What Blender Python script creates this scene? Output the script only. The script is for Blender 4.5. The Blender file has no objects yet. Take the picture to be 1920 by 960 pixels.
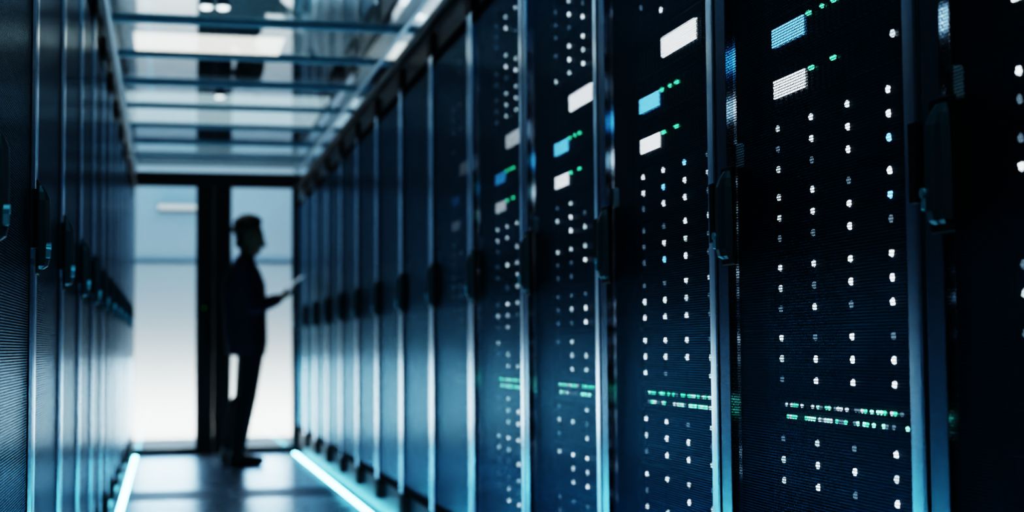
import bpy, bmesh, math, random
import numpy as np
from mathutils import Vector, Matrix

random.seed(7)
SC = bpy.context.scene
COL = SC.collection
PI = math.pi

# ------------------------------------------------------------------ materials
def nodes_of(m):
    m.use_nodes = True
    nt = m.node_tree
    for n in list(nt.nodes):
        nt.nodes.remove(n)
    out = nt.nodes.new('ShaderNodeOutputMaterial')
    return nt, out

def principled(name, base, rough=0.5, metal=0.0, spec=0.5, noise=0.0, nscale=20.0, stretch=(1, 1, 1), coat=0.0, rvar=0.0, edge=None):
    m = bpy.data.materials.new(name)
    nt, out = nodes_of(m)
    b = nt.nodes.new('ShaderNodeBsdfPrincipled')
    b.inputs['Base Color'].default_value = (*base, 1)
    b.inputs['Roughness'].default_value = rough
    b.inputs['Metallic'].default_value = metal
    b.inputs['Specular IOR Level'].default_value = spec
    b.inputs['Coat Weight'].default_value = coat
    if edge: b.inputs['Specular Tint'].default_value = (*edge, 1)
    if noise > 0 or rvar > 0:
        tc = nt.nodes.new('ShaderNodeTexCoord')
        mp = nt.nodes.new('ShaderNodeMapping')
        mp.inputs['Scale'].default_value = stretch
        nz = nt.nodes.new('ShaderNodeTexNoise')
        nz.inputs['Scale'].default_value = nscale
        nz.inputs['Detail'].default_value = 3
        nt.links.new(tc.outputs['Object'], mp.inputs['Vector'])
        nt.links.new(mp.outputs['Vector'], nz.inputs['Vector'])
        if noise > 0:
            rmp = nt.nodes.new('ShaderNodeMapRange')
            rmp.inputs['To Min'].default_value = 1 - noise
            rmp.inputs['To Max'].default_value = 1 + noise
            nt.links.new(nz.outputs['Fac'], rmp.inputs['Value'])
            mx = nt.nodes.new('ShaderNodeVectorMath'); mx.operation = 'SCALE'
            mx.inputs[0].default_value = base
            nt.links.new(rmp.outputs['Result'], mx.inputs['Scale'])
            nt.links.new(mx.outputs['Vector'], b.inputs['Base Color'])
        if rvar > 0:
            r2 = nt.nodes.new('ShaderNodeMapRange')
            r2.inputs['To Min'].default_value = max(0, rough - rvar)
            r2.inputs['To Max'].default_value = rough + rvar
            nt.links.new(nz.outputs['Fac'], r2.inputs['Value'])
            nt.links.new(r2.outputs['Result'], b.inputs['Roughness'])
    nt.links.new(b.outputs['BSDF'], out.inputs['Surface'])
    return m

def emission(name, color, strength, sample=False):
    m = bpy.data.materials.new(name)
    nt, out = nodes_of(m)
    e = nt.nodes.new('ShaderNodeEmission')
    e.inputs['Color'].default_value = (*color, 1)
    e.inputs['Strength'].default_value = strength
    nt.links.new(e.outputs['Emission'], out.inputs['Surface'])
    m.cycles.emission_sampling = 'AUTO' if sample else 'NONE'
    return m

def thin_glass(name, tint, ior=1.5, rough=0.0, boost=1.0):
    m = bpy.data.materials.new(name)
    nt, out = nodes_of(m)
    # Schlick reflectance from |N.I|, the same from both sides of the thin pane
    f0 = ((ior - 1) / (ior + 1)) ** 2
    geo = nt.nodes.new('ShaderNodeNewGeometry')
    dot = nt.nodes.new('ShaderNodeVectorMath'); dot.operation = 'DOT_PRODUCT'
    nt.links.new(geo.outputs['Normal'], dot.inputs[0]); nt.links.new(geo.outputs['Incoming'], dot.inputs[1])
    ab = nt.nodes.new('ShaderNodeMath'); ab.operation = 'ABSOLUTE'; nt.links.new(dot.outputs['Value'], ab.inputs[0])
    inv = nt.nodes.new('ShaderNodeMath'); inv.operation = 'SUBTRACT'; inv.inputs[0].default_value = 1.0; nt.links.new(ab.outputs['Value'], inv.inputs[1])
    pw = nt.nodes.new('ShaderNodeMath'); pw.operation = 'POWER'; pw.inputs[1].default_value = 5.0; nt.links.new(inv.outputs['Value'], pw.inputs[0])
    fr = nt.nodes.new('ShaderNodeMath'); fr.operation = 'MULTIPLY_ADD'; fr.inputs[1].default_value = 1 - f0; fr.inputs[2].default_value = f0
    nt.links.new(pw.outputs['Value'], fr.inputs[0])
    mul = nt.nodes.new('ShaderNodeMath'); mul.operation = 'MULTIPLY'; mul.use_clamp = True
    mul.inputs[1].default_value = boost
    tr = nt.nodes.new('ShaderNodeBsdfTransparent'); tr.inputs['Color'].default_value = (*tint, 1)
    gl = nt.nodes.new('ShaderNodeBsdfGlossy'); gl.inputs['Roughness'].default_value = rough
    gl.inputs['Color'].default_value = (0.9, 0.95, 1, 1)
    mx = nt.nodes.new('ShaderNodeMixShader')
    nt.links.new(fr.outputs['Value'], mul.inputs[0])
    nt.links.new(mul.outputs['Value'], mx.inputs['Fac'])
    nt.links.new(tr.outputs['BSDF'], mx.inputs[1])
    nt.links.new(gl.outputs['BSDF'], mx.inputs[2])
    nt.links.new(mx.outputs['Shader'], out.inputs['Surface'])
    return m

def floor_material():
    m = bpy.data.materials.new('raised_floor_tiles')
    nt, out = nodes_of(m)
    L = nt.links.new
    tc = nt.nodes.new('ShaderNodeTexCoord')
    sep = nt.nodes.new('ShaderNodeSeparateXYZ')
    L(tc.outputs['Object'], sep.inputs['Vector'])
    def math_(op, a, b=None, clamp=False):
        n = nt.nodes.new('ShaderNodeMath'); n.operation = op; n.use_clamp = clamp
        for i, v in enumerate((a, b)):
            if v is None: continue
            if isinstance(v, (int, float)): n.inputs[i].default_value = v
            else: L(v, n.inputs[i])
        return n.outputs['Value']
    fx = math_('FRACT', math_('DIVIDE', math_('ADD', sep.outputs['X'], 60.0 + 0.22), 0.60))
    fy = math_('FRACT', math_('DIVIDE', math_('ADD', sep.outputs['Y'], 60.0 + 0.34), 0.60))
    iy = math_('FLOOR', math_('DIVIDE', math_('ADD', sep.outputs['Y'], 60.0 + 0.34), 0.60))
    ex = math_('LESS_THAN', math_('ABSOLUTE', math_('SUBTRACT', fx, 0.5)), 0.490)
    ey = math_('LESS_THAN', math_('ABSOLUTE', math_('SUBTRACT', fy, 0.5)), 0.490)
    tile = math_('MULTIPLY', ex, ey)
    dark_row = math_('LESS_THAN', math_('MODULO', math_('ADD', iy, 5.0), 6.0), 0.5)
    nz = nt.nodes.new('ShaderNodeTexNoise'); nz.inputs['Scale'].default_value = 6
    L(tc.outputs['Object'], nz.inputs['Vector'])
    mix1 = nt.nodes.new('ShaderNodeMix'); mix1.data_type = 'RGBA'
    mix1.inputs['A'].default_value = (0.60, 0.72, 0.80, 1)
    mix1.inputs['B'].default_value = (0.16, 0.22, 0.27, 1)
    L(dark_row, mix1.inputs['Factor'])
    mix2 = nt.nodes.new('ShaderNodeMix'); mix2.data_type = 'RGBA'
    mix2.inputs['A'].default_value = (0.5, 0.62, 0.70, 1)
    L(tile, mix2.inputs['Factor']); L(mix1.outputs['Result'], mix2.inputs['B'])
    b = nt.nodes.new('ShaderNodeBsdfPrincipled')
    L(mix2.outputs['Result'], b.inputs['Base Color'])
    b.inputs['Metallic'].default_value = 0.75
    b.inputs['Specular Tint'].default_value = (0.58, 0.78, 0.96, 1)
    r = nt.nodes.new('ShaderNodeMapRange'); r.inputs['To Min'].default_value = 0.24; r.inputs['To Max'].default_value = 0.32
    L(nz.outputs['Fac'], r.inputs['Value'])
    rr = math_('ADD', r.outputs['Result'], math_('MULTIPLY', dark_row, 0.18))
    L(rr, b.inputs['Roughness'])
    L(b.outputs['BSDF'], out.inputs['Surface'])
    return m

M = {}
M['stile']   = principled('brushed_blue_aluminium', (0.74, 0.88, 1.0), 0.23, 1.0, edge=(0.92, 0.96, 1.0), noise=0.10, nscale=30, stretch=(8, 8, 0.3), rvar=0.04)
M['flange']  = principled('polished_blue_aluminium', (0.22, 0.36, 0.48), 0.17, 1.0, noise=0.08, nscale=30)
M['mesh']    = principled('perforated_black_steel', (0.018, 0.062, 0.095), 0.185, 0.95, 0.8, edge=(0.30, 0.64, 0.82), noise=0.05, nscale=12)
M['carcass'] = principled('black_powder_coat', (0.006, 0.009, 0.012), 0.40, 0.0, 0.4, noise=0.2, nscale=40)
M['inner']   = principled('dark_inner_steel', (0.006, 0.010, 0.014), 0.30, 0.0, 0.5, noise=0.2, nscale=30)
M['plinth']  = principled('slate_blue_plinth', (0.014, 0.026, 0.036), 0.45, 0.2, noise=0.15, nscale=25)
M['black']   = principled('matt_black_plastic', (0.003, 0.004, 0.005), 0.5, 0, 0.25, noise=0.2, nscale=60)
M['dull']    = principled('dull_black_rail', (0.004, 0.008, 0.012), 0.95, 0, 0.05, noise=0.2, nscale=40)
M['handle']  = principled('dark_teal_handle_plastic', (0.050, 0.105, 0.125), 0.36, 0.3, 0.6, noise=0.15, nscale=60)
M['lock']    = principled('bright_lock_metal', (0.34, 0.62, 0.70), 0.42, 0.6, noise=0.2, nscale=90)
M['chassis'] = principled('black_server_bezel', (0.006, 0.012, 0.018), 0.6, 0, 0.3, noise=0.2, nscale=50)
M['carrier'] = principled('dark_blue_drive_carrier', (0.010, 0.022, 0.045), 0.65, 0.0, 0.3, noise=0.2, nscale=70)
M['rail']    = principled('dark_rail_steel', (0.03, 0.045, 0.05), 0.4, 0.8, noise=0.15, nscale=50)
M['ledw']    = emission('white_led', (0.84, 0.94, 1.0), 6)
M['ledm']    = emission('soft_white_led', (0.75, 0.92, 1.0), 3.2)
M['ledd']    = emission('faint_led', (0.55, 0.8, 1.0), 0.6)
M['ledb']    = emission('blue_led', (0.18, 0.60, 1.0), 7)
M['ledg']    = emission('green_led', (0.10, 0.95, 0.50), 5)
M['ledt']    = emission('mint_led', (0.30, 1.0, 0.75), 6)
M['scrw']    = emission('white_screen', (0.86, 0.94, 1.0), 5.0)
M['scrb']    = emission('blue_screen', (0.16, 0.58, 1.0), 4.5)
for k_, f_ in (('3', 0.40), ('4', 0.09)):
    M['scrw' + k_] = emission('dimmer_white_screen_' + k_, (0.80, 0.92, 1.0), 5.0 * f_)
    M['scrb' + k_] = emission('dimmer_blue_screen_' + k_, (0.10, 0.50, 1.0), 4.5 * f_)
M['strip']   = emission('cyan_white_strip', (0.20, 0.76, 1.0), 26.0, True)
M['stripcase'] = principled('strip_channel_aluminium', (0.3, 0.4, 0.45), 0.35, 0.9, noise=0.1, nscale=50)
M['glass']   = thin_glass('roof_glass', (0.90, 0.96, 0.97), 1.5, 0.0, 1.35)
M['dglass']  = thin_glass('door_glass', (0.96, 0.985, 1.0), 1.45)
M['dframe']  = principled('black_door_aluminium', (0.004, 0.008, 0.011), 0.35, 0.0, 0.5, noise=0.15, nscale=30)
M['bar']     = principled('blue_grey_roof_bar', (0.30, 0.42, 0.50), 0.5, 0.3, noise=0.15, nscale=30)
M['white']   = principled('white_painted_wall', (0.80, 0.82, 0.82), 0.7, noise=0.03, nscale=4)
M['grey']    = principled('grey_painted_wall', (0.20, 0.25, 0.28), 0.7, noise=0.05, nscale=4)
M['ceil']    = principled('pale_ceiling_tile', (0.50, 0.58, 0.60), 0.7, noise=0.05, nscale=5)
M['duct']    = principled('dark_duct_steel', (0.02, 0.05, 0.07), 0.4, 0.6, noise=0.15, nscale=12)
M['pipe']    = principled('pale_blue_pipe', (0.35, 0.48, 0.56), 0.35, 0.7, noise=0.1, nscale=15)
M['diff']    = emission('luminous_diffuser', (0.66, 0.86, 0.96), 1.2, True)
M['diffhot'] = emission('bright_diffuser', (1.0, 0.97, 0.88), 2.4, True)
M['spot']    = emission('spot_lens', (0.85, 0.95, 1.0), 6.0)
M['floor']   = floor_material()
M['skin']    = principled('skin', (0.30, 0.19, 0.14), 0.5, noise=0.1, nscale=40)
M['hair']    = principled('dark_brown_hair', (0.020, 0.017, 0.010), 0.5, noise=0.5, nscale=90)
M['jacket']  = principled('navy_jacket_cloth', (0.018, 0.019, 0.048), 0.8, noise=0.25, nscale=60)
M['trouser'] = principled('dark_trouser_cloth', (0.007, 0.010, 0.018), 0.8, noise=0.25, nscale=60)
M['shoe']    = principled('black_shoe_leather', (0.006, 0.007, 0.009), 0.35, noise=0.2, nscale=40)
M['eye']     = principled('eye', (0.5, 0.5, 0.5), 0.2, noise=0.05, nscale=40)
M['tabcase'] = principled('pale_tablet_case', (0.40, 0.46, 0.50), 0.35, noise=0.05, nscale=30)
M['softglow']  = emission('screen_and_box_glow', (0.7, 0.85, 1.0), 0.9)

# ------------------------------------------------------------------ geometry helpers
def new_bm(): return bmesh.new()

def box(bm, x0, x1, y0, y1, z0, z1, bev=0.0):
    r = bmesh.ops.create_cube(bm, size=1.0)
    vs = r['verts']
    for v in vs:
        v.co = Vector(((x0 + x1) / 2 + v.co.x * (x1 - x0), (y0 + y1) / 2 + v.co.y * (y1 - y0), (z0 + z1) / 2 + v.co.z * (z1 - z0)))
    if bev > 0:
        es = list({e for v in vs for e in v.link_edges})
        bmesh.ops.bevel(bm, geom=es, offset=bev, segments=2, profile=0.5, affect='EDGES')
    return vs

def prism(bm, pts, axis, a, b):
    """extrude polygon pts (2D) along axis 'x','y','z' from a to b"""
    def mk(p, t):
        if axis == 'z': return (p[0], p[1], t)
        if axis == 'x': return (t, p[0], p[1])
        return (p[0], t, p[1])
    v0 = [bm.verts.new(mk(p, a)) for p in pts]
    v1 = [bm.verts.new(mk(p, b)) for p in pts]
    n = len(pts)
    for i in range(n):
        j = (i + 1) % n
        bm.faces.new((v0[i], v0[j], v1[j], v1[i]))
    bm.faces.new(list(reversed(v0))); bm.faces.new(v1)

def tube(bm, p0, p1, r0, r1=None, seg=14, cap=True):
    r1 = r0 if r1 is None else r1
    p0, p1 = Vector(p0), Vector(p1)
    d = (p1 - p0).normalized()
    a = d.orthogonal().normalized(); b = d.cross(a)
    R0 = [bm.verts.new(p0 + (a * math.cos(t) + b * math.sin(t)) * r0) for t in [2 * PI * i / seg for i in range(seg)]]
    R1 = [bm.verts.new(p1 + (a * math.cos(t) + b * math.sin(t)) * r1) for t in [2 * PI * i / seg for i in range(seg)]]
    for i in range(seg):
        j = (i + 1) % seg
        bm.faces.new((R0[i], R0[j], R1[j], R1[i]))
    if cap:
        bm.faces.new(list(reversed(R0))); bm.faces.new(R1)

def ball(bm, c, rx, ry, rz, seg=16, ring=10, rot=None):
    r = bmesh.ops.create_uvsphere(bm, u_segments=seg, v_segments=ring, radius=1.0)
    for v in r['verts']:
        q = Vector((v.co.x * rx, v.co.y * ry, v.co.z * rz))
        if rot is not None: q = rot @ q
        v.co = Vector(c) + q

def capsule(bm, p0, p1, r0, r1, seg=14):
    tube(bm, p0, p1, r0, r1, seg)
    ball(bm, p0, r0, r0, r0, seg, 8); ball(bm, p1, r1, r1, r1, seg, 8)

def mesh_of(name, bm, mat, smooth=False):
    bmesh.ops.recalc_face_normals(bm, faces=bm.faces[:])
    me = bpy.data.meshes.new(name)
    bm.to_mesh(me); bm.free()
    me.materials.append(mat)
    if smooth:
        for p in me.polygons: p.use_smooth = True
    return me

def link(name, me, parent=None, loc=(0, 0, 0), rot=(0, 0, 0)):
    o = bpy.data.objects.new(name, me)
    COL.objects.link(o)
    o.parent = parent
    o.location = loc; o.rotation_euler = rot
    return o

def obj(name, bm, mat, parent=None, loc=(0, 0, 0), rot=(0, 0, 0), smooth=False):
    return link(name, mesh_of(name, bm, mat, smooth), parent, loc, rot)

def tag(o, label=None, cat=None, group=None, kind=None):
    if label: o['label'] = label
    if cat: o['category'] = cat
    if group: o['group'] = group
    if kind: o['kind'] = kind
    return o

def empty(name, loc=(0, 0, 0), rz=0.0):
    o = bpy.data.objects.new(name, None)
    COL.objects.link(o)
    o.location = loc; o.rotation_euler = (0, 0, rz)
    o.empty_display_size = 0.1
    return o

def copy_tree(o, parent=None):
    c = o.copy(); COL.objects.link(c); c.parent = parent
    for ch in list(o.children): copy_tree(ch, c)
    return c

ORD = ['zeroth', 'first', 'second', 'third', 'fourth', 'fifth', 'sixth', 'seventh', 'eighth', 'ninth', 'tenth', 'eleventh', 'twelfth', 'thirteenth', 'fourteenth', 'fifteenth']

# ------------------------------------------------------------------ layout numbers (metres)
XR, XL = 1.035, -0.25           # fronts of the two rows
PITCH = 0.80
YR0 = 1.90                      # a cabinet gap in the right row
YL0 = 3.03                      # a cabinet gap in the left row
H = 2.15
YD = 12.30                      # glass doors
ZG = 2.30                       # glass roof

# ------------------------------------------------------------------ perforated sheet
def perforated_mesh(x0, x1, z0, z1, y, pitch, hole, depth):
    dx = pitch; dz = pitch * math.sqrt(3) / 2
    nx = int((x1 - x0) / dx); nz = int((z1 - z0) / dz)
    ii, jj = np.meshgrid(np.arange(nx), np.arange(nz), indexing='ij')
    cx = x0 + (ii + 0.5 * (jj % 2) + 0.25) * (x1 - x0) / (nx - 0.0)
    cz = z0 + (jj + 0.5) * dz
    cx = cx.ravel(); cz = cz.ravel(); n = len(cx)
    ang = np.radians(30 + 60 * np.arange(6))          # pointy-top cells tile this lattice
    ca, sa = np.cos(ang), np.sin(ang)
    R = pitch / math.sqrt(3) * 1.001
    V = np.zeros((n, 18, 3), dtype=np.float32)
    for k, (rr, yy) in enumerate(((R, y), (hole, y), (hole, y + depth))):
        V[:, k * 6:(k + 1) * 6, 0] = cx[:, None] + rr * ca
        V[:, k * 6:(k + 1) * 6, 1] = yy
        V[:, k * 6:(k + 1) * 6, 2] = cz[:, None] + rr * sa
    q = []
    for a in range(6):
        b = (a + 1) % 6
        q.append((a, b, 6 + b, 6 + a))
        q.append((6 + a, 6 + b, 12 + b, 12 + a))
    q = np.array(q, dtype=np.int32)
    F = (np.arange(n, dtype=np.int32)[:, None, None] * 18 + q[None]).reshape(-1, 4)
    me = bpy.data.meshes.new('perforated_panel')
    me.vertices.add(n * 18); me.vertices.foreach_set('co', V.ravel())
    me.loops.add(F.size); me.loops.foreach_set('vertex_index', F.ravel())
    me.polygons.add(len(F))
    me.polygons.foreach_set('loop_start', np.arange(0, F.size, 4, dtype=np.int32))
    me.update(calc_edges=True)
    me.materials.append(M['mesh']); me.materials.append(M['black'])      # hole walls coloured black to keep lamp glow out of them
    me.polygons.foreach_set('material_index', np.tile(np.array([0, 1], dtype=np.int32), len(F) // 2))
    me.update()
    return me

# ------------------------------------------------------------------ cabinet (front faces local -y, +x to the viewer's right)
def make_cabinet():
    root = empty('server_cabinet')
    W = 0.3955
    b = new_bm()
    for s in (-1, 1):
        box(b, s * 0.398 if s < 0 else 0.382, -0.382 if s < 0 else 0.398, 0.034, 0.95, 0.19, 2.10)
    box(b, -0.382, 0.382, 0.93, 0.95, 0.19, 2.10)
    box(b, -0.382, 0.382, 0.034, 0.93, 0.19, 0.215)
    link('carcass', mesh_of('carcass', b, M['carcass']), root)
    b = new_bm()
    box(b, -0.398, 0.398, 0.012, 0.95, 2.026, 2.15, 0.006)
    obj('top_cover', b, M['carcass'], root)
    b = new_bm()
    box(b, -0.398, 0.398, 0.032, 0.95, 0.0, 0.185, 0.004)
    obj('plinth', b, M['plinth'], root)
    for s in (-1, 1):
        b = new_bm()
        box(b, s * 0.372 - 0.026, s * 0.372 + 0.026, -0.004, 0.03, 2.032, 2.115, 0.004)
        obj('corner_bracket', b, M['black'], root)
        b = new_bm()
        box(b, s * 0.372 - 0.026, s * 0.372 + 0.026, -0.004, 0.034, 0.095, 0.188, 0.004)
        obj('corner_bracket', b, M['black'], root)
    # door: bevelled metal frame
    b = new_bm()
    for s in (-1, 1):
        pts = [(s * W, 0.030), (s * W, 0.0015), (s * (W - 0.002), 0.0)]
        dep = 0.0
        for i, a in enumerate((0.5, 4.8, 5.2, 5.6, 6.0)):               # gently rounded extrusion
            dep += 0.0096 * math.tan(math.radians(a if s > 0 else 0.0))
            pts.append((s * (W - 0.002 - 0.0096 * (i + 1)), dep))
        pts.append((s * 0.3465, 0.0150)); pts.append((s * 0.365, 0.0150)); pts.append((s * 0.365, 0.030))
        if s < 0: pts = pts[::-1]
        prism(b, pts, 'z', 0.197, 2.022)
    door = obj('door', b, M['stile'], root)
    for z0, z1 in ((1.985, 2.022), (0.197, 0.235)):
        b = new_bm(); box(b, -0.347, 0.347, 0.004, 0.030, z0, z1); obj('cross_rail', b, M['dull'], door)
    b = new_bm()
    for s in (-1, 1):
        box(b, s * 0.3445 - 0.002, s * 0.3445 + 0.002, 0.0042 if s > 0 else 0.0006, 0.0150, 0.24, 1.98)
    obj('inner_flange', b, M['flange'], door)
    link('perforated_panel', PERF, door)
    # swing handle: backing plate, lever lofted along z, lock cylinder, latch parts
    b = new_bm()
    box(b, -0.374, -0.306, -0.0020, 0.004, 1.000, 1.188, 0.003)
    obj('handle_plate', b, M['black'], door)
    b = new_bm()
    hx = -0.334
    secs = [(1.012, 0.010, 0.017), (1.017, 0.017, 0.022), (1.030, 0.020, 0.023), (1.100, 0.021, 0.023), (1.148, 0.020, 0.021), (1.164, 0.014, 0.019), (1.178, 0.005, 0.014)]
    rings = []
    for z, p, w in secs:
        ring = []
        for (u, t) in ((-1, 0), (-1, 0.65), (-0.6, 1), (0.1, 1), (0.35, 0.80), (1, 0.72), (1, 0)):
            ring.append(b.verts.new((hx + u * w, -0.003 - t * p, z)))
        rings.append(ring)
    for r0, r1 in zip(rings, rings[1:]):
        for i in range(len(r0)):
            j = (i + 1) % len(r0)
            b.faces.new((r0[i], r0[j], r1[j], r1[i]))
    b.faces.new(rings[0]); b.faces.new(rings[-1][::-1])
    obj('handle', b, M['handle'], door)
    b = new_bm()
    tube(b, (-0.3525, -0.0270, 1.056), (-0.3525, -0.018, 1.056), 0.0075, 0.0075, 16)
    box(b, -0.3570, -0.3480, -0.0260, -0.016, 1.032, 1.058, 0.002)
    obj('lock', b, M['lock'], door)
    b = new_bm()
    box(b, -0.347, -0.333, 0.014, 0.032, 1.186, 1.232, 0.002)
    obj('latch_housing', b, M['lock'], door)
    b = new_bm()
    box(b, 0.374, 0.3968, -0.0065, 0.012, 1.048, 1.163, 0.0015)
    obj('latch_plate', b, M['black'], door)
    return root

def make_rails(root):
    for s in (-1, 1):
        b = new_bm()
        box(b, s * 0.312 - 0.014, s * 0.312 + 0.014, 0.078, 0.10, 0.22, 2.02)
        box(b, s * 0.325 - 0.002, s * 0.325 + 0.002, 0.078, 0.13, 0.22, 2.02)
        obj('mounting_rail', b, M['rail'], root)

PERF = perforated_mesh(-0.348, 0.348, 0.232, 1.988, 0.0055, 0.0056, 0.0022, 0.0005)

# ------------------------------------------------------------------ server kit (local frame of a cabinet)
def led_mesh(mat, rx=0.0051, ry=0.0045, rz=0.0065):
    b = new_bm(); ball(b, (0, 0, 0), rx, ry, rz, 10, 6)
    return mesh_of('indicator_light', b, mat, True)
LED = {k: led_mesh(M[k]) for k in ('ledw', 'ledm', 'ledd', 'ledb', 'ledg')}
LEDG = led_mesh(M['ledg'], 0.0055, 0.004, 0.0045)
PORT = {k: led_mesh(M[k], 0.0034, 0.003, 0.0042) for k in ('ledt', 'ledg', 'ledm', 'ledd')}
b = new_bm(); box(b, -0.066, 0.066, -0.004, 0.02, -0.0165, 0.0165, 0.0015); box(b, -0.055, 0.020, -0.0055, 0.0, -0.010, 0.010, 0.001)
CARRIER = mesh_of('drive_carrier', b, M['carrier'])
def chassis_mesh(h):
    b = new_bm()
    box(b, -0.298, 0.298, 0.006, 0.62, 0.002, h - 0.002)
    for s in (-1, 1):                                # mounting ears
        box(b, s * 0.305 - 0.016, s * 0.305 + 0.016, -0.002, 0.006, 0.002, h - 0.002, 0.001)
    box(b, -0.29, 0.29, -0.002, 0.008, h - 0.009, h - 0.003)
    box(b, -0.29, 0.29, -0.002, 0.008, 0.003, 0.008)
    return mesh_of('chassis', b, M['chassis'])
CH = {h: chassis_mesh(h) for h in (0.124, 0.091, 0.118, 0.062)}
def screen_mesh(w, h, mat):
    b = new_bm(); box(b, -w / 2, w / 2, -0.004, 0.004, -h / 2, h / 2, 0.001)
    return mesh_of('screen', b, mat)
SCRW = screen_mesh(0.132, 0.034, M['scrw']); SCRB = screen_mesh(0.134, 0.035, M['scrb']); SCRBIG = screen_mesh(0.218, 0.044, M['scrw'])
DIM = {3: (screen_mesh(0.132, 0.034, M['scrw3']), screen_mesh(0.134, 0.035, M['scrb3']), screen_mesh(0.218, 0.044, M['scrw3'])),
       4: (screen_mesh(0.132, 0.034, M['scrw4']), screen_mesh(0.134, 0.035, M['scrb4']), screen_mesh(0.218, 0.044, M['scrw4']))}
b = new_bm()
for r in (0, 1):
    for i in range(24):
        x = -0.262 + i * 0.0225
        box(b, x - 0.0075, x + 0.0075, -0.002, 0.006, 0.010 + r * 0.027 - 0.004, 0.010 + r * 0.027 + 0.006)
PORTS = mesh_of('port_block', b, M['inner'])
b = new_bm()
for i in range(24): box(b, -0.27 + i * 0.0225, -0.27 + i * 0.0225 + 0.012, -0.001, 0.007, 0.012, 0.075)
GRILLE = mesh_of('vent_grille', b, M['inner'])

COLX = (-0.257, -0.111, 0.032, 0.176)                # lamp columns, seen left to right
YF = 0.070                                           # server fronts behind the door plane
PAT0 = {  # rows top to bottom, columns left to right; w bright, m soft, d faint, b blue, - off
 'B1': ('mwww', 'dwww', 'mdwb'), 'B2': ('mwdw', 'mwwb', 'ddwd'), 'B3': ('wwww', 'mdww', 'dwdw'), 'B4': ('wdwd', 'mwww', 'dwww'), 'C1': ('dmdw', 'mwwm', 'mwdw')}
PAT1 = {'A3': ('wwdm', 'dwbw', '-wmw'), 'B1': ('wwbd', 'wbwm', 'dwwd'), 'B2': ('ddwm', 'dwmd', 'dbwd'), 'B3': ('ddwm', 'wwmd', 'wwwd'), 'B4': ('wwwd', 'wwwm', 'wd-m'), 'C1': ('wwdm', 'mwwd', 'dwwm'), 'C2': ('wwmd', 'd-wm', 'mwd-')}
EDGE = {'B1': '-wd', 'B2': 'dw-', 'B3': '-dm', 'B4': 'd--', 'C1': '--d'}
def rnd_pat():
    return tuple(''.join(random.choice('wmmmd-') if c else random.choice('ddd-m') for c in range(4)) for r in range(3))

def drive_server(cab, z0, pat, label, detail, group):
    root = empty('storage_server'); root.location = cab.matrix_basis @ Vector((0, YF, z0)); root.rotation_euler = cab.rotation_euler
    tag(root, label, 'server', group)
    link('chassis', CH[0.124], root)
    for r in range(3):
        z = 0.1015 - 0.038 * r
        for c in range(4):
            key = pat[r][c]
            par = root; off = Vector((COLX[c], 0, z))
            if detail:
                par = link('drive_carrier', CARRIER, root, (COLX[c] + 0.060, 0.004, z)); off = Vector((-0.060, -0.006, 0))
            if key != '-':
                link('indicator_light', LED['led' + key], par, off - Vector((0, 0.002 if not detail else 0, 0)))
    return root

def screen_server(cab, z0, h, scr, sx, sz, greens, label, group, lights=()):
    root = empty('storage_controller'); root.location = cab.matrix_basis @ Vector((0, YF, z0)); root.rotation_euler = cab.rotation_euler
    tag(root, label, 'server', group)
    link('chassis', CH[h], root)
    link('vent_grille', GRILLE, root, (0, 0.0, 0))
    link('screen', scr, root, (sx, -0.002, sz))
    for gx, gz in greens:
        link('indicator_light', LEDG, root, (gx, -0.003, gz))
    for gx, gz, k in lights:
        link('indicator_light', LED[k], root, (gx, -0.003, gz))
    return root

def network_switch(cab, z0, label, group, seed):
    rng = random.Random(seed)
    root = empty('network_switch'); root.location = cab.matrix_basis @ Vector((0, YF, z0)); root.rotation_euler = cab.rotation_euler
    tag(root, label, 'network switch', group)
    link('chassis', CH[0.062], root)
    link('port_block', PORTS, root, (0, 0, 0))
    for r in (0, 1):
        for i in range(44):
            if rng.random() < 0.30 or i % 6 == 5: continue
            k = rng.choice(('ledt', 'ledt', 'ledg', 'ledg', 'ledm', 'ledd'))
            if seed == 4: k = 'ledd'
            if seed == 0 and r == 0 and i < 3: k = 'ledm'
            link('indicator_light', PORT[k], root, (-0.236 + r * 0.006 + i * 0.0112, -0.004, 0.042 - r * 0.0215))
    return root

# ------------------------------------------------------------------ rows of cabinets
proto = make_cabinet()
first = True
right = {}
for k in range(-1, 13):
    c = proto if first else copy_tree(proto)
    first = False
    c.location = (XR, YR0 + PITCH * k + PITCH / 2, 0); c.rotation_euler = (0, 0, -PI / 2)
    pos = 'black server cabinet with silver-edged perforated door, right row, '
    if k == -1: lab = 'black server cabinet cut off by the right edge of the photo'
    elif k == 12: lab = pos + 'next to the glass doors'
    else: lab = pos + ORD[k + 2] + ' from the camera'
    tag(c, lab, 'server cabinet', 'server cabinets of the right row')
    right[k] = c
for k in range(-1, 11):
    c = copy_tree(proto)
    c.location = (XL, YL0 + PITCH * k + PITCH / 2, 0); c.rotation_euler = (0, 0, PI / 2)
    lab = ('dark server cabinet of the left row cut off by the left edge of the photo' if k == -1 else
           'dark server cabinet with perforated door, left row, ' + ORD[k + 2] + ' from the camera')
    tag(c, lab, 'server cabinet', 'server cabinets of the left row')
b = new_bm(); box(b, -0.235, 0.235, 0.0, 0.9, 0, H, 0.005); box(b, -0.2, 0.2, -0.004, 0.002, 0.2, 2.02, 0.003)
o = obj('filler_panel', b, M['carcass'], None, (XL, YL0 + PITCH * 11 + 0.237, 0), (0, 0, PI / 2))
tag(o, 'narrow black blanking panel closing the left row against the glass doors', 'panel')

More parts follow.
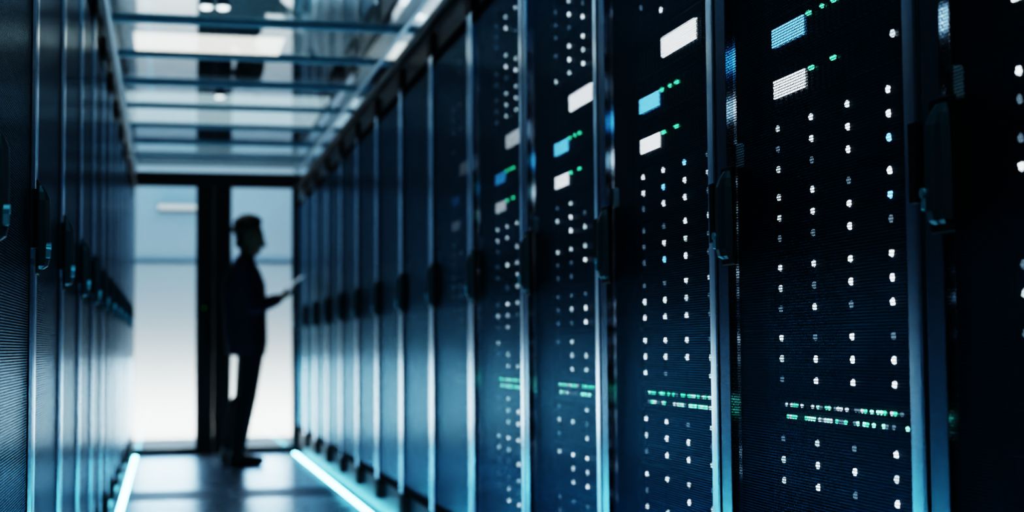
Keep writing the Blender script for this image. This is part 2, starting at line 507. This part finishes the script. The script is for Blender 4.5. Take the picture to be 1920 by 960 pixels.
where = {-1: 'the cabinet at the right edge', 0: 'the nearest full cabinet on the right', 1: 'the third cabinet from right edge', 2: 'the fourth cabinet from right edge', 3: 'the fifth cabinet from right edge', 4: 'the sixth cabinet from right edge'}
for k in range(-1, 5):
    cab = right[k]
    bpy.context.view_layer.update()
    make_rails(cab)
    w = where[k]; g = 'equipment inside the right row cabinets'
    det = k <= 1
    units = []
    if k >= 3: units.append(('A1', 1.853, 'topmost drive server near the top of '))
    if k >= 2: units.append(('A2', 1.723, 'second drive server from the top of '))
    if k >= 1: units.append(('A3', 1.594, 'drive server just above the large white screen in '))
    units += [('B1', 1.148, 'drive server just below the lower white screen in '), ('B2', 1.020, 'second drive server below the white screen in '),
              ('B3', 0.890, 'third drive server below the white screen in '), ('B4', 0.761, 'drive server right above the network switch in '),
              ('C1', 0.577, 'drive server right below the network switch in ')]
    if k >= 1: units.append(('C2', 0.448, 'second drive server below the network switch in '))
    if k >= 2: units.append(('C3', 0.319, 'third drive server below the network switch in '))
    for nm, z, lab in units:
        if k == 0: pat = PAT0[nm]
        elif k == -1: pat = tuple(a + r[1:] for a, r in zip(EDGE[nm], PAT0[nm]))
        elif k == 1: pat = PAT1[nm]
        else: pat = rnd_pat()
        if k == 4: pat = tuple(''.join('d' if random.random() < 0.5 else '-' for _ in range(4)) for r in range(3))
        drive_server(cab, z, pat, lab + w, det, g)
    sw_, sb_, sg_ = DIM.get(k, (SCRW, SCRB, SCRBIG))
    if k >= 1:
        screen_server(cab, 1.474, 0.118, sg_, 0.005, 0.056, (), 'unit with a large blank white screen in ' + w, g)
    screen_server(cab, 1.376, 0.091, sb_, -0.203, 0.044, () if k == 4 else ((-0.115, 0.059), (-0.108, 0.059), (-0.056, 0.059), (-0.013, 0.059), (-0.006, 0.059)), 'unit with a glowing blue screen in ' + w, g)
    screen_server(cab, 1.281, 0.091, sw_, -0.200, 0.042, () if k == 4 else ((-0.108, 0.055), (-0.100, 0.055), (-0.020, 0.056), (-0.012, 0.056)), 'unit with a small white screen in ' + w, g, ((0.197, 0.053, 'ledm'),) if k < 4 else ())
    network_switch(cab, 0.700, 'network switch with two rows of green lights in ' + w, g, k)

# ------------------------------------------------------------------ setting
def struct(name, bm, mat, parent=None):
    o = obj(name, bm, mat, parent)
    if parent is None: o['kind'] = 'structure'
    return o
b = new_bm(); box(b, -1.5, 2.4, 0.6, 20.5, -0.12, 0.0)
struct('floor', b, M['floor'])

# end wall frame with two sliding glass doors
b = new_bm()
box(b, -1.3, 1.1, YD, YD + 0.10, 2.175, 2.285, 0.003)
struct('trim_1', b, M['dframe'])
b = new_bm(); box(b, 1.10, 2.1, YD + 0.02, YD + 0.12, 0, 2.285); struct('wall_end_right', b, M['dframe'])
b = new_bm(); box(b, -1.3, -0.40, YD + 0.02, YD + 0.12, 0, 2.175); struct('wall_end_left', b, M['dframe'])
def door(name, x0, x1, sl, sr, y):
    b = new_bm()
    box(b, x0, x0 + sl, y, y + 0.05, 0.004, 2.175, 0.003)
    box(b, x1 - sr, x1, y, y + 0.05, 0.004, 2.175, 0.003)
    box(b, x0 + sl, x1 - sr, y, y + 0.05, 0.004, 0.058, 0.002)
    box(b, x0 + sl, x1 - sr, y, y + 0.05, 2.168, 2.175)
    d = struct(name, b, M['dframe'])
    b = new_bm(); box(b, x0 + sl - 0.005, x1 - sr + 0.005, y + 0.02, y + 0.03, 0.05, 2.17)
    obj('glass_pane', b, M['dglass'], d)
    return d
d1 = door('door_1', -0.398, 0.374, 0.135, 0.140, YD + 0.01)
d2 = door('door_2', 0.376, 1.098, 0.140, 0.090, YD + 0.01)
for d, x in ((d1, 0.345), (d2, 0.405)):
    b = new_bm(); tube(b, (x, YD - 0.035, 0.85), (x, YD - 0.035, 1.25), 0.010, 0.010, 12)
    for z in (0.88, 1.22): tube(b, (x, YD - 0.035, z), (x, YD + 0.012, z), 0.007, 0.007, 10)
    obj('pull_handle', b, M['black'], d)
b = new_bm(); box(b, 0.27, 0.33, YD - 0.008, YD + 0.010, 1.12, 1.24, 0.006)
rd = obj('access_reader', b, M['black'])
tag(rd, 'small black door access reader with faint green light on the dark door post', 'access reader')
b = new_bm(); ball(b, (0.30, YD - 0.010, 1.18), 0.012, 0.004, 0.012, 12, 8)
obj('indicator_light', b, emission('reader_green', (0.05, 0.5, 0.2), 0.25), rd, smooth=True)

# bright room behind the doors
b = new_bm(); box(b, -2.6, 3.4, 15.0, 15.1, 0, 2.9); struct('wall_back', b, M['white'])
b = new_bm(); box(b, -2.7, -2.6, YD + 0.12, 15.1, 0, 2.9); struct('wall_left', b, M['white'])
b = new_bm(); box(b, 3.4, 3.5, YD + 0.12, 15.1, 0, 2.9); struct('wall_right', b, M['white'])
b = new_bm(); box(b, -2.6, 3.4, YD + 0.14, 14.995, 0.002, 0.02); struct('floor_lobby', b, M['white'])
b = new_bm(); box(b, -2.6, 3.4, 14.985, 15.0, 1.695, 1.725); struct('trim_2', b, M['pipe'])
wl = empty('wall_lamp', (0.105, 14.99, 2.245)); tag(wl, 'slim white linear wall lamp seen through the left glass pane', 'lamp')
b = new_bm(); box(b, -0.195, 0.195, -0.05, 0.0, -0.03, 0.03, 0.004); obj('housing', b, M['stripcase'], wl)
b = new_bm(); box(b, -0.19, 0.19, -0.056, -0.045, -0.026, 0.026, 0.004); obj('diffuser', b, emission('lamp_diffuser', (0.85, 0.95, 1.0), 0.75), wl)

# floor light strips along the cabinet feet
for x, side in ((1.012, 'right'), (-0.228, 'left')):
    r = empty('floor_light_strip', (x, 6.9, 0)); tag(r, 'glowing cyan-white light strip along the foot of the %s row' % side, 'light strip', 'floor light strips')
    b = new_bm(); box(b, -0.018, 0.018, -4.3, 5.2, 0, 0.010, 0.002); obj('channel', b, M['stripcase'], r)
    b = new_bm(); box(b, -0.014, 0.014, -4.29, 5.19, 0.008, 0.016, 0.003); obj('diffuser', b, M['strip'], r)

# glass roof over the aisle
n = 0
for k in range(2, 13):
    y0 = YR0 + PITCH * k
    n += 1
    r = empty('glass_roof_panel', ((XR + XL) / 2, y0, ZG))
    tag(r, 'clear glass roof panel over the aisle, %s from the glass doors' % ORD[13 - k], 'roof panel', 'glass roof panels')
    hw = (XR - XL) / 2
    b = new_bm(); b.faces.new([b.verts.new(p) for p in ((-hw, 0.02, 0.012), (-hw, PITCH - 0.02, 0.012), (hw, PITCH - 0.02, 0.012), (hw, 0.02, 0.012))]); obj('glass_pane', b, M['glass'], r)
    b = new_bm(); box(b, -hw, hw, -0.017, 0.017, -0.008, 0.022, 0.004); obj('cross_bar', b, M['bar'], r)
for s, x, nm in ((1, XR, 'right'), (-1, XL, 'left')):
    r = empty('roof_side_rail', (x, 8.0, 2.15)); tag(r, 'pale metal edge rail carrying the glass roof above the %s row' % nm, 'rail', 'roof edge rails')
    x0, x1 = (-0.015, 0.03) if s > 0 else (-0.03, 0.015)
    b = new_bm(); box(b, x0, x1, -4.6, 4.3, 0.115, 0.185, 0.004); obj('upper_rail', b, M['pipe'], r)
    b = new_bm(); box(b, x0, x1, -4.6, 4.3, 0.002, 0.03, 0.003); obj('lower_rail', b, M['carcass'], r)
    b = new_bm(); box(b, -0.004, 0.004, -4.6, 4.3, 0.03, 0.115); obj('side_glass', b, M['glass'], r)

# building above: ceiling, ducts, luminaires, cable trays
ZC = 3.30
b = new_bm(); box(b, -2.6, 4.2, 3.0, 24.0, ZC, ZC + 0.1); struct('ceiling', b, M['ceil'])
b = new_bm(); box(b, -2.6, 4.2, 23.9, 24.0, 2.3, ZC); struct('wall_far', b, M['grey'])
for i, (y0, y1, z0) in enumerate(((12.75, 13.65, 3.16), (16.4, 17.45, 3.16))):
    r = empty('ventilation_duct', (0.8, (y0 + y1) / 2, z0))
    tag(r, 'dark rectangular duct crossing above the glass roof, ' + ('nearer one' if i == 0 else 'farther one'), 'duct', 'ceiling ducts')
    h = (y1 - y0) / 2
    b = new_bm(); box(b, -3.2, 3.2, -h, h, 0, ZC - z0, 0.006); obj('duct_body', b, M['duct'], r)
    for x in (-2.1, -1.05, 0.0, 1.05, 2.1):
        b = new_bm(); box(b, x - 0.015, x + 0.015, -h - 0.012, h + 0.012, -0.012, ZC - z0 - 0.002); obj('flange', b, M['duct'], r)
def luminaire(x0, x1, y0, y1, label, hot=False):
    r = empty('ceiling_light', ((x0 + x1) / 2, (y0 + y1) / 2, ZC)); tag(r, label, 'ceiling light', 'ceiling lights above the glass roof')
    w, h = (x1 - x0) / 2, (y1 - y0) / 2
    b = new_bm()
    for s in (-1, 1):
        box(b, s * w - 0.02, s * w + 0.02, -h, h, -0.06, 0.0); box(b, -w, w, s * h - 0.02, s * h + 0.02, -0.06, 0.0)
    obj('frame', b, M['stripcase'], r)
    b = new_bm(); box(b, -w + 0.02, w - 0.02, -h + 0.02, h - 0.02, -0.05, -0.02); obj('diffuser', b, M['diffhot' if hot else 'diff'], r)
luminaire(-0.27, 0.90, 11.45, 12.25, 'brightest ceiling light above the glass roof, in front of the nearer duct', True)
luminaire(-0.75, 1.55, 13.75, 14.95, 'wide ceiling light just behind the nearer duct')
luminaire(-0.75, 1.55, 15.05, 16.30, 'wide ceiling light just in front of the farther duct')
luminaire(-0.75, 1.75, 17.55, 18.75, 'wide ceiling light just behind the farther duct')
luminaire(-0.75, 1.75, 18.90, 20.3, 'farthest wide ceiling light low above the door header')

def cable_tray(x0, x1, z, y0, y1, label):
    r = empty('cable_tray', ((x0 + x1) / 2, (y0 + y1) / 2, z)); tag(r, label, 'cable tray', 'cable trays above the right row')
    w = (x1 - x0) / 2; l = (y1 - y0) / 2
    for s in (-1, 1):
        b = new_bm(); box(b, s * w - 0.008, s * w + 0.008, -l, l, 0, 0.07, 0.003); obj('side_rail', b, M['pipe'], r)
    i = 0
    yy = -l + 0.15
    while yy < l:
        b = new_bm(); box(b, -w, w, yy - 0.014, yy + 0.014, 0.008, 0.028); obj('rung', b, M['pipe'], r); yy += 0.4
    for yy in (-l * 0.8, -l * 0.27, l * 0.27, l * 0.8):
        for s in (-1, 1):
            b = new_bm(); tube(b, (s * w, yy, 0.03), (s * w, yy, ZC - z), 0.006, 0.006, 8); obj('hanger_rod', b, M['stripcase'], r)
    return r
cable_tray(1.22, 1.52, 2.62, 6.0, 12.6, 'pale ladder cable tray hanging above the right row')
for i, (x, rr, z) in enumerate(((1.28, 0.018, 2.67), (1.34, 0.024, 2.675), (1.42, 0.02, 2.672))):
    b = new_bm()
    pts = [Vector((x + 0.02 * math.sin(t * 2.1 + i), 6.1 + t * 0.8, z + 0.006 * math.sin(t * 3 + i * 2))) for t in np.linspace(0, 8, 41)]
    for p, q in zip(pts, pts[1:]): tube(b, p, q, rr, rr, 10, True)
    o = obj('cable', b, M['duct' if i != 1 else 'grey'])
    tag(o, ('thin dark cable nearest the aisle on the cable tray', 'thick grey cable in the middle of the cable tray', 'dark cable on the far side of the cable tray')[i], 'cable', 'cables on the tray')
for i, (x, z, rr) in enumerate(((1.75, 2.85, 0.07), (1.98, 3.0, 0.05), (2.3, 2.75, 0.09))):
    b = new_bm(); tube(b, (x, 6.5, z), (x, 15, z), rr, rr, 18)
    for yy in (7.5, 9.5, 11.5): tube(b, (x, yy, z), (x, yy, ZC), 0.006, 0.006, 8)
    o = obj('service_pipe', b, M['pipe'], smooth=False)
    tag(o, ('pale service pipe running above the right row, nearest the cable tray', 'thin pale service pipe close under the ceiling', 'thick pale service pipe farthest right above the cabinets')[i], 'pipe', 'service pipes')
# small lamps and boxes seen as bright blurs beside the roof edge
def spot(x, y, z, label):
    r = empty('spot_lamp', (x, y, z)); tag(r, label, 'spot lamp', 'small ceiling spot lamps')
    b = new_bm(); tube(b, (0, 0, 0.0), (0, 0, 0.09), 0.045, 0.035, 16); obj('housing', b, M['stripcase'], r)
    b = new_bm(); tube(b, (0, 0, 0.09), (0, 0, (3.16 if y > 12.7 else ZC) - z), 0.008, 0.008, 8); obj('stem', b, M['stripcase'], r)
    b = new_bm(); ball(b, (0, 0, 0.0), 0.040, 0.040, 0.02, 14, 8); obj('lens', b, M['spot'], r)
spot(1.10, 11.7, 3.12, 'small glowing spot lamp right of the brightest ceiling light')
spot(0.25, 10.1, 3.15, 'left of a pair of small spot lamps at the top of the glass roof')
spot(0.36, 10.1, 3.15, 'right of a pair of small spot lamps at the top of the glass roof')
spot(0.45, 13.3, 3.08, 'small spot lamp hanging in front of the nearer dark duct')
def junction(x, y, z, w, h, label):
    r = empty('junction_box', (x, y, z)); tag(r, label, 'junction box', 'bright boxes above the right row')
    b = new_bm(); box(b, -w, w, -w, w, -h, h, 0.01); obj('case', b, M['white'], r)
    b = new_bm(); box(b, -w * 0.85, w * 0.85, -w - 0.01, -w + 0.005, -h * 0.8, h * 0.8, 0.004); obj('glow_cover', b, M['softglow'], r)  # box front made to glow so it reads as brightly lit
    b = new_bm(); tube(b, (0, 0, h), (0, 0, ZC - z), 0.01, 0.01, 8); obj('stem', b, M['stripcase'], r)
junction(1.16, 9.4, 2.42, 0.06, 0.06, 'bright white box hanging just above the right roof edge, middle one')
junction(1.20, 7.2, 2.46, 0.05, 0.05, 'bright white box above the right roof edge, nearest the camera')
junction(1.22, 11.3, 2.44, 0.06, 0.05, 'bright white box above the right roof edge, nearest the doors')

# ------------------------------------------------------------------ person (profile, facing the right row, looking at a tablet)
PX, PY = 0.575, 11.13
def solid(name, bm, mat, parent, voxel=0.007, smooth=6):
    me = mesh_of(name, bm, mat, True)
    o = link(name, me, parent)
    m = o.modifiers.new('Remesh', 'REMESH'); m.mode = 'VOXEL'; m.voxel_size = voxel; m.use_smooth_shade = True
    s = o.modifiers.new('Smooth', 'SMOOTH'); s.factor = 0.5; s.iterations = smooth
    bpy.context.view_layer.update()
    dg = bpy.context.evaluated_depsgraph_get()
    me2 = bpy.data.meshes.new_from_object(o.evaluated_get(dg))
    o.modifiers.clear(); o.data = me2
    if not me2.materials: me2.materials.append(mat)
    for p in me2.polygons: p.use_smooth = True
    return o
def loft(bm, rings, seg=24):
    """rings: (cx, cy, cz, rx, ry)"""
    R = []
    for cx, cy, cz, rx, ry in rings:
        R.append([bm.verts.new((cx + rx * math.cos(t), cy + ry * math.sin(t), cz)) for t in [2 * PI * i / seg for i in range(seg)]])
    for a, c in zip(R, R[1:]):
        for i in range(seg):
            j = (i + 1) % seg
            bm.faces.new((a[i], a[j], c[j], c[i]))
    bm.faces.new(R[0][::-1]); bm.faces.new(R[-1])

body_root = empty('person', (PX, PY, 0))
tag(body_root, 'person in dark jacket and trousers standing by the glass doors looking at a tablet', 'person')
# joints: x forward (towards the right row), y away, z up
SHO = {s: Vector((-0.035, s * 0.185, 1.44)) for s in (-1, 1)}
ELB = {-1: Vector((0.055, -0.235, 1.145)), 1: Vector((0.06, 0.225, 1.15))}
WRI = {-1: Vector((0.235, -0.085, 1.215)), 1: Vector((0.24, 0.085, 1.225))}
HIPJ = {s: Vector((0.045, s * 0.085, 0.93)) for s in (-1, 1)}
KNE = {-1: Vector((0.008, -0.095, 0.50)), 1: Vector((-0.012, 0.10, 0.50))}
ANK = {-1: Vector((-0.065, -0.10, 0.095)), 1: Vector((-0.115, 0.11, 0.095))}
b = new_bm()
loft(b, [(0.02, 0, 0.86, 0.10, 0.15), (0.02, 0, 0.95, 0.115, 0.165), (0.01, 0, 1.08, 0.10, 0.145), (0.0, 0, 1.22, 0.115, 0.16), (-0.005, 0, 1.34, 0.120, 0.175), (-0.012, 0, 1.43, 0.095, 0.165), (-0.01, 0, 1.48, 0.06, 0.09), (0.0, 0, 1.53, 0.052, 0.055), (0.015, 0, 1.60, 0.05, 0.052)])
for s in (-1, 1):
    capsule(b, SHO[s], ELB[s], 0.052, 0.042); capsule(b, ELB[s], WRI[s], 0.042, 0.028)
    capsule(b, HIPJ[s], KNE[s], 0.085, 0.056); capsule(b, KNE[s], ANK[s], 0.056, 0.038)
    capsule(b, KNE[s] * 0.65 + ANK[s] * 0.35 + Vector((-0.02, 0, 0)), KNE[s] * 0.4 + ANK[s] * 0.6, 0.05, 0.04)
    capsule(b, ANK[s] + Vector((-0.03, 0, -0.05)), ANK[s] + Vector((0.15, 0, -0.062)), 0.036, 0.028)
    # hands: palm, four unequal bent fingers, thumb on the side
    w = WRI[s]
    d = Vector((0.80, -s * 0.15, 0.42)).normalized()
    side = Vector((0, -s, 0))
    upv = d.cross(Vector((0, 1, 0))).normalized()
    if upv.z < 0: upv = -upv
    palm = w + d * 0.055
    rot = Matrix((d, Vector((0, 1, 0)), upv)).transposed()
    ball(b, palm, 0.052, 0.040, 0.018, 14, 10, rot)
    capsule(b, w, palm, 0.027, 0.022)
    for i, ln in enumerate((0.062, 0.076, 0.070, 0.054)):
        base = w + d * 0.098 + Vector((0, (i - 1.5) * 0.0205, 0))
        k1 = base + d * ln * 0.45 + upv * 0.004
        k2 = k1 + (d * 0.75 + upv * 0.55).normalized() * ln * 0.35
        k3 = k2 + (d * 0.25 + upv * 0.9).normalized() * ln * 0.28
        capsule(b, base, k1, 0.0095, 0.0088, 8); capsule(b, k1, k2, 0.0088, 0.0080, 8); capsule(b, k2, k3, 0.0080, 0.0072, 8)
    t0 = w + d * 0.035 + side * 0.03; t1 = t0 + (d * 0.5 + side * 0.6 + upv * 0.5).normalized() * 0.042; t2 = t1 + (d * 0.8 + upv * 0.4).normalized() * 0.032
    capsule(b, t0, t1, 0.012, 0.010, 8); capsule(b, t1, t2, 0.010, 0.0085, 8)
# head tilted down towards the tablet
HC = Vector((0.035, 0, 1.665))
RT = Matrix.Rotation(math.radians(14), 3, 'Y')
def hp(x, y, z): return HC + RT @ Vector((x, y, z))
ball(b, hp(-0.012, 0, 0.02), 0.098, 0.078, 0.100, 24, 16, RT)
ball(b, hp(0.022, 0, -0.045), 0.070, 0.060, 0.078, 20, 14, RT)
ball(b, hp(0.055, 0, -0.100), 0.028, 0.030, 0.022, 14, 10, RT)        # chin
capsule(b, hp(0.088, 0, 0.012), hp(0.108, 0, -0.030), 0.010, 0.015, 10)  # nose
ball(b, hp(0.078, 0, 0.022), 0.018, 0.055, 0.012, 14, 10, RT)         # brow
ball(b, hp(0.082, 0, -0.064), 0.014, 0.025, 0.007, 12, 8, RT)         # upper lip
ball(b, hp(0.080, 0, -0.077), 0.013, 0.022, 0.008, 12, 8, RT)         # lower lip
for s in (-1, 1):
    ball(b, hp(0.055, s * 0.040, -0.035), 0.025, 0.020, 0.022, 12, 8, RT)   # cheek
    ball(b, hp(-0.005, s * 0.080, -0.012), 0.020, 0.010, 0.033, 12, 8, RT)  # ear
capsule(b, Vector((0.0, 0, 1.50)), hp(-0.02, 0, -0.05), 0.055, 0.052)
body = solid('body', b, M['skin'], body_root, 0.006, 3)
for s in (-1, 1):
    b = new_bm(); ball(b, hp(0.080, s * 0.031, 0.000), 0.012, 0.014, 0.011, 12, 8, RT)
    obj('eye', b, M['eye'], body_root, smooth=True)
# hair: short, dark, wavy
b = new_bm()
rng = random.Random(3)
ball(b, hp(-0.028, 0, 0.044), 0.120, 0.098, 0.116, 20, 14, RT)
for i in range(70):
    th = rng.uniform(0, 2 * PI); ph = rng.uniform(-0.15, 1.35)
    dx, dy, dz = math.cos(th) * math.cos(ph), math.sin(th) * math.cos(ph), math.sin(ph)
    if dx > 0.55 and dz < 0.75: continue
    ball(b, hp(-0.030 + dx * 0.112, dy * 0.092, 0.044 + dz * 0.108), 0.030, 0.030, 0.027, 8, 6)
for i in range(26): ball(b, hp(-0.080 + rng.uniform(-.012, .012), rng.uniform(-0.062, 0.062), -0.025 + rng.uniform(-.05, .04)), 0.027, 0.027, 0.027, 8, 6)
bmesh.ops.delete(b, geom=[v for v in b.verts if (RT.transposed() @ (v.co - HC)).x > 0.040 and (RT.transposed() @ (v.co - HC)).z < 0.050 + ((RT.transposed() @ (v.co - HC)).x - 0.040) * 0.7], context='VERTS')
solid('hair', b, M['hair'], body_root, 0.008, 2)
# jacket
b = new_bm()
loft(b, [(0.0, 0, 0.80, 0.140, 0.185), (0.0, 0, 0.90, 0.155, 0.195), (-0.008, 0, 1.05, 0.158, 0.185), (-0.018, 0, 1.20, 0.165, 0.19), (-0.022, 0, 1.33, 0.160, 0.205), (-0.025, 0, 1.42, 0.128, 0.205), (-0.015, 0, 1.48, 0.080, 0.12), (-0.005, 0, 1.535, 0.066, 0.070)])
for s in (-1, 1):
    capsule(b, SHO[s], ELB[s], 0.074, 0.058); capsule(b, ELB[s], ELB[s].lerp(WRI[s], 0.86), 0.058, 0.042)
solid('jacket', b, M['jacket'], body_root, 0.008, 5)
# trousers
b = new_bm()
loft(b, [(0.02, 0, 0.80, 0.115, 0.165), (0.02, 0, 0.92, 0.125, 0.175), (0.012, 0, 1.02, 0.118, 0.16)])
for s in (-1, 1):
    capsule(b, HIPJ[s], KNE[s], 0.098, 0.068); capsule(b, KNE[s], ANK[s] + Vector((0, 0, 0.02)), 0.068, 0.058)
    capsule(b, KNE[s] * 0.86 + ANK[s] * 0.14 + Vector((-0.026, 0, 0)), KNE[s] * 0.35 + ANK[s] * 0.65 + Vector((-0.018, 0, 0)), 0.064, 0.058)
solid('trousers', b, M['trouser'], body_root, 0.008, 5)
for s in (-1, 1):
    b = new_bm()
    a = ANK[s]
    capsule(b, a + Vector((-0.025, 0, -0.045)), a + Vector((0.06, 0, -0.050)), 0.048, 0.042); capsule(b, a + Vector((0.06, 0, -0.055)), a + Vector((0.165, 0, -0.060)), 0.042, 0.034)
    capsule(b, a + Vector((-0.01, 0, 0.01)), a + Vector((0.01, 0, -0.04)), 0.050, 0.05)
    box(b, a.x - 0.060, a.x + 0.175, a.y - 0.034, a.y + 0.034, 0.001, 0.020, 0.008)
    sh = solid('shoe', b, M['shoe'], body_root, 0.007, 3)
    zmin = min(v.co.z for v in sh.data.vertices)
    for v in sh.data.vertices: v.co.z = max(v.co.z - zmin, 0) if v.co.z - zmin > 0.004 else 0.0
# tablet held up in front of the chest
tb = empty('tablet', (PX + 0.355, PY, 1.335)); tb.rotation_euler = (0, math.radians(-40), 0)
tag(tb, 'pale tablet computer held up in the hands of the person', 'tablet')
b = new_bm(); box(b, -0.085, 0.085, -0.12, 0.12, -0.005, 0.005, 0.004); obj('case', b, M['tabcase'], tb)
b = new_bm(); box(b, -0.075, 0.075, -0.11, 0.11, 0.0045, 0.0065, 0.0008); obj('screen', b, M['softglow'], tb)

# ------------------------------------------------------------------ lamps
def area(name, loc, size, sy, power, color, rot, shape='RECTANGLE'):
    l = bpy.data.lights.new(name, 'AREA'); l.shape = shape; l.size = size; l.size_y = sy
    l.energy = power; l.color = color
    o = bpy.data.objects.new(name, l); COL.objects.link(o); o.location = loc; o.rotation_euler = rot
    return o
area('teal_fill_light', (0.1, 0.5, 3.2), 2.0, 1.2, 27, (0.28, 0.80, 0.95), (math.radians(22), 0, 0))  # added cool fill above the camera, lifts handles and post tops
area('rack_glow_fill', (0.0, 12.75, 0.42), 0.50, 0.74, 4.6, (0.74, 0.90, 1.0), (math.radians(-90), 0, 0), 'ELLIPSE')  # added fill behind the doors for the low glow on the racks
area('rack_glow_fill', (0.76, 12.75, 0.42), 0.50, 0.74, 4.6, (0.74, 0.90, 1.0), (math.radians(-90), 0, 0), 'ELLIPSE')  # second added fill for the rack glow, behind the right pane
area('lobby_floor_wash', (0.4, 14.45, 0.08), 5.0, 0.20, 60, (1.0, 0.97, 0.90), (math.radians(84), 0, 0))
area('lobby_ceiling_light', (0.4, 13.6, 2.85), 4.5, 0.8, 24, (0.22, 0.60, 1.0), (math.radians(20), 0, 0))

w = bpy.data.worlds.new('World'); SC.world = w; w.use_nodes = True
bg = w.node_tree.nodes['Background']; bg.inputs['Color'].default_value = (0.10, 0.35, 0.5, 1); bg.inputs['Strength'].default_value = 0.006

# ------------------------------------------------------------------ camera
F = 2790.0
cam = bpy.data.cameras.new('camera'); co = bpy.data.objects.new('camera', cam); COL.objects.link(co)
cam.sensor_width = 36.0; cam.sensor_fit = 'HORIZONTAL'; cam.lens = F / 1920 * 36.0
vy = Vector(((311 - 960) / F, (655 - 480) / F, 1.0)).normalized()       # where the aisle runs, in camera axes (right, down, forward)
u = Vector((-0.0075, -1.0, 0.0)); u.z = -(u.x * vy.x + u.y * vy.y) / vy.z; u.normalize()
vx = vy.cross(u)
Rw = Matrix((vx, vy, u))                                               # rows: world axes in camera axes
right_w, down_w, fwd_w = Rw.col[0], Rw.col[1], Rw.col[2]
mw = Matrix((right_w, -down_w, -fwd_w)).transposed().to_4x4()
mw.translation = Vector((0, 0, 0.85))
co.matrix_world = mw
cam.clip_start = 0.05; cam.clip_end = 100
cam.dof.use_dof = True; cam.dof.focus_distance = 2.62; cam.dof.aperture_fstop = 3.0
SC.camera = co
SC.view_settings.view_transform = 'Filmic'
SC.view_settings.look = 'Very High Contrast'
SC.view_settings.exposure = 0.0
SC.cycles.max_bounces = 8; SC.cycles.transparent_max_bounces = 24
SC.cycles.sample_clamp_indirect = 6.0
SC.cycles.caustics_reflective = False; SC.cycles.caustics_refractive = False
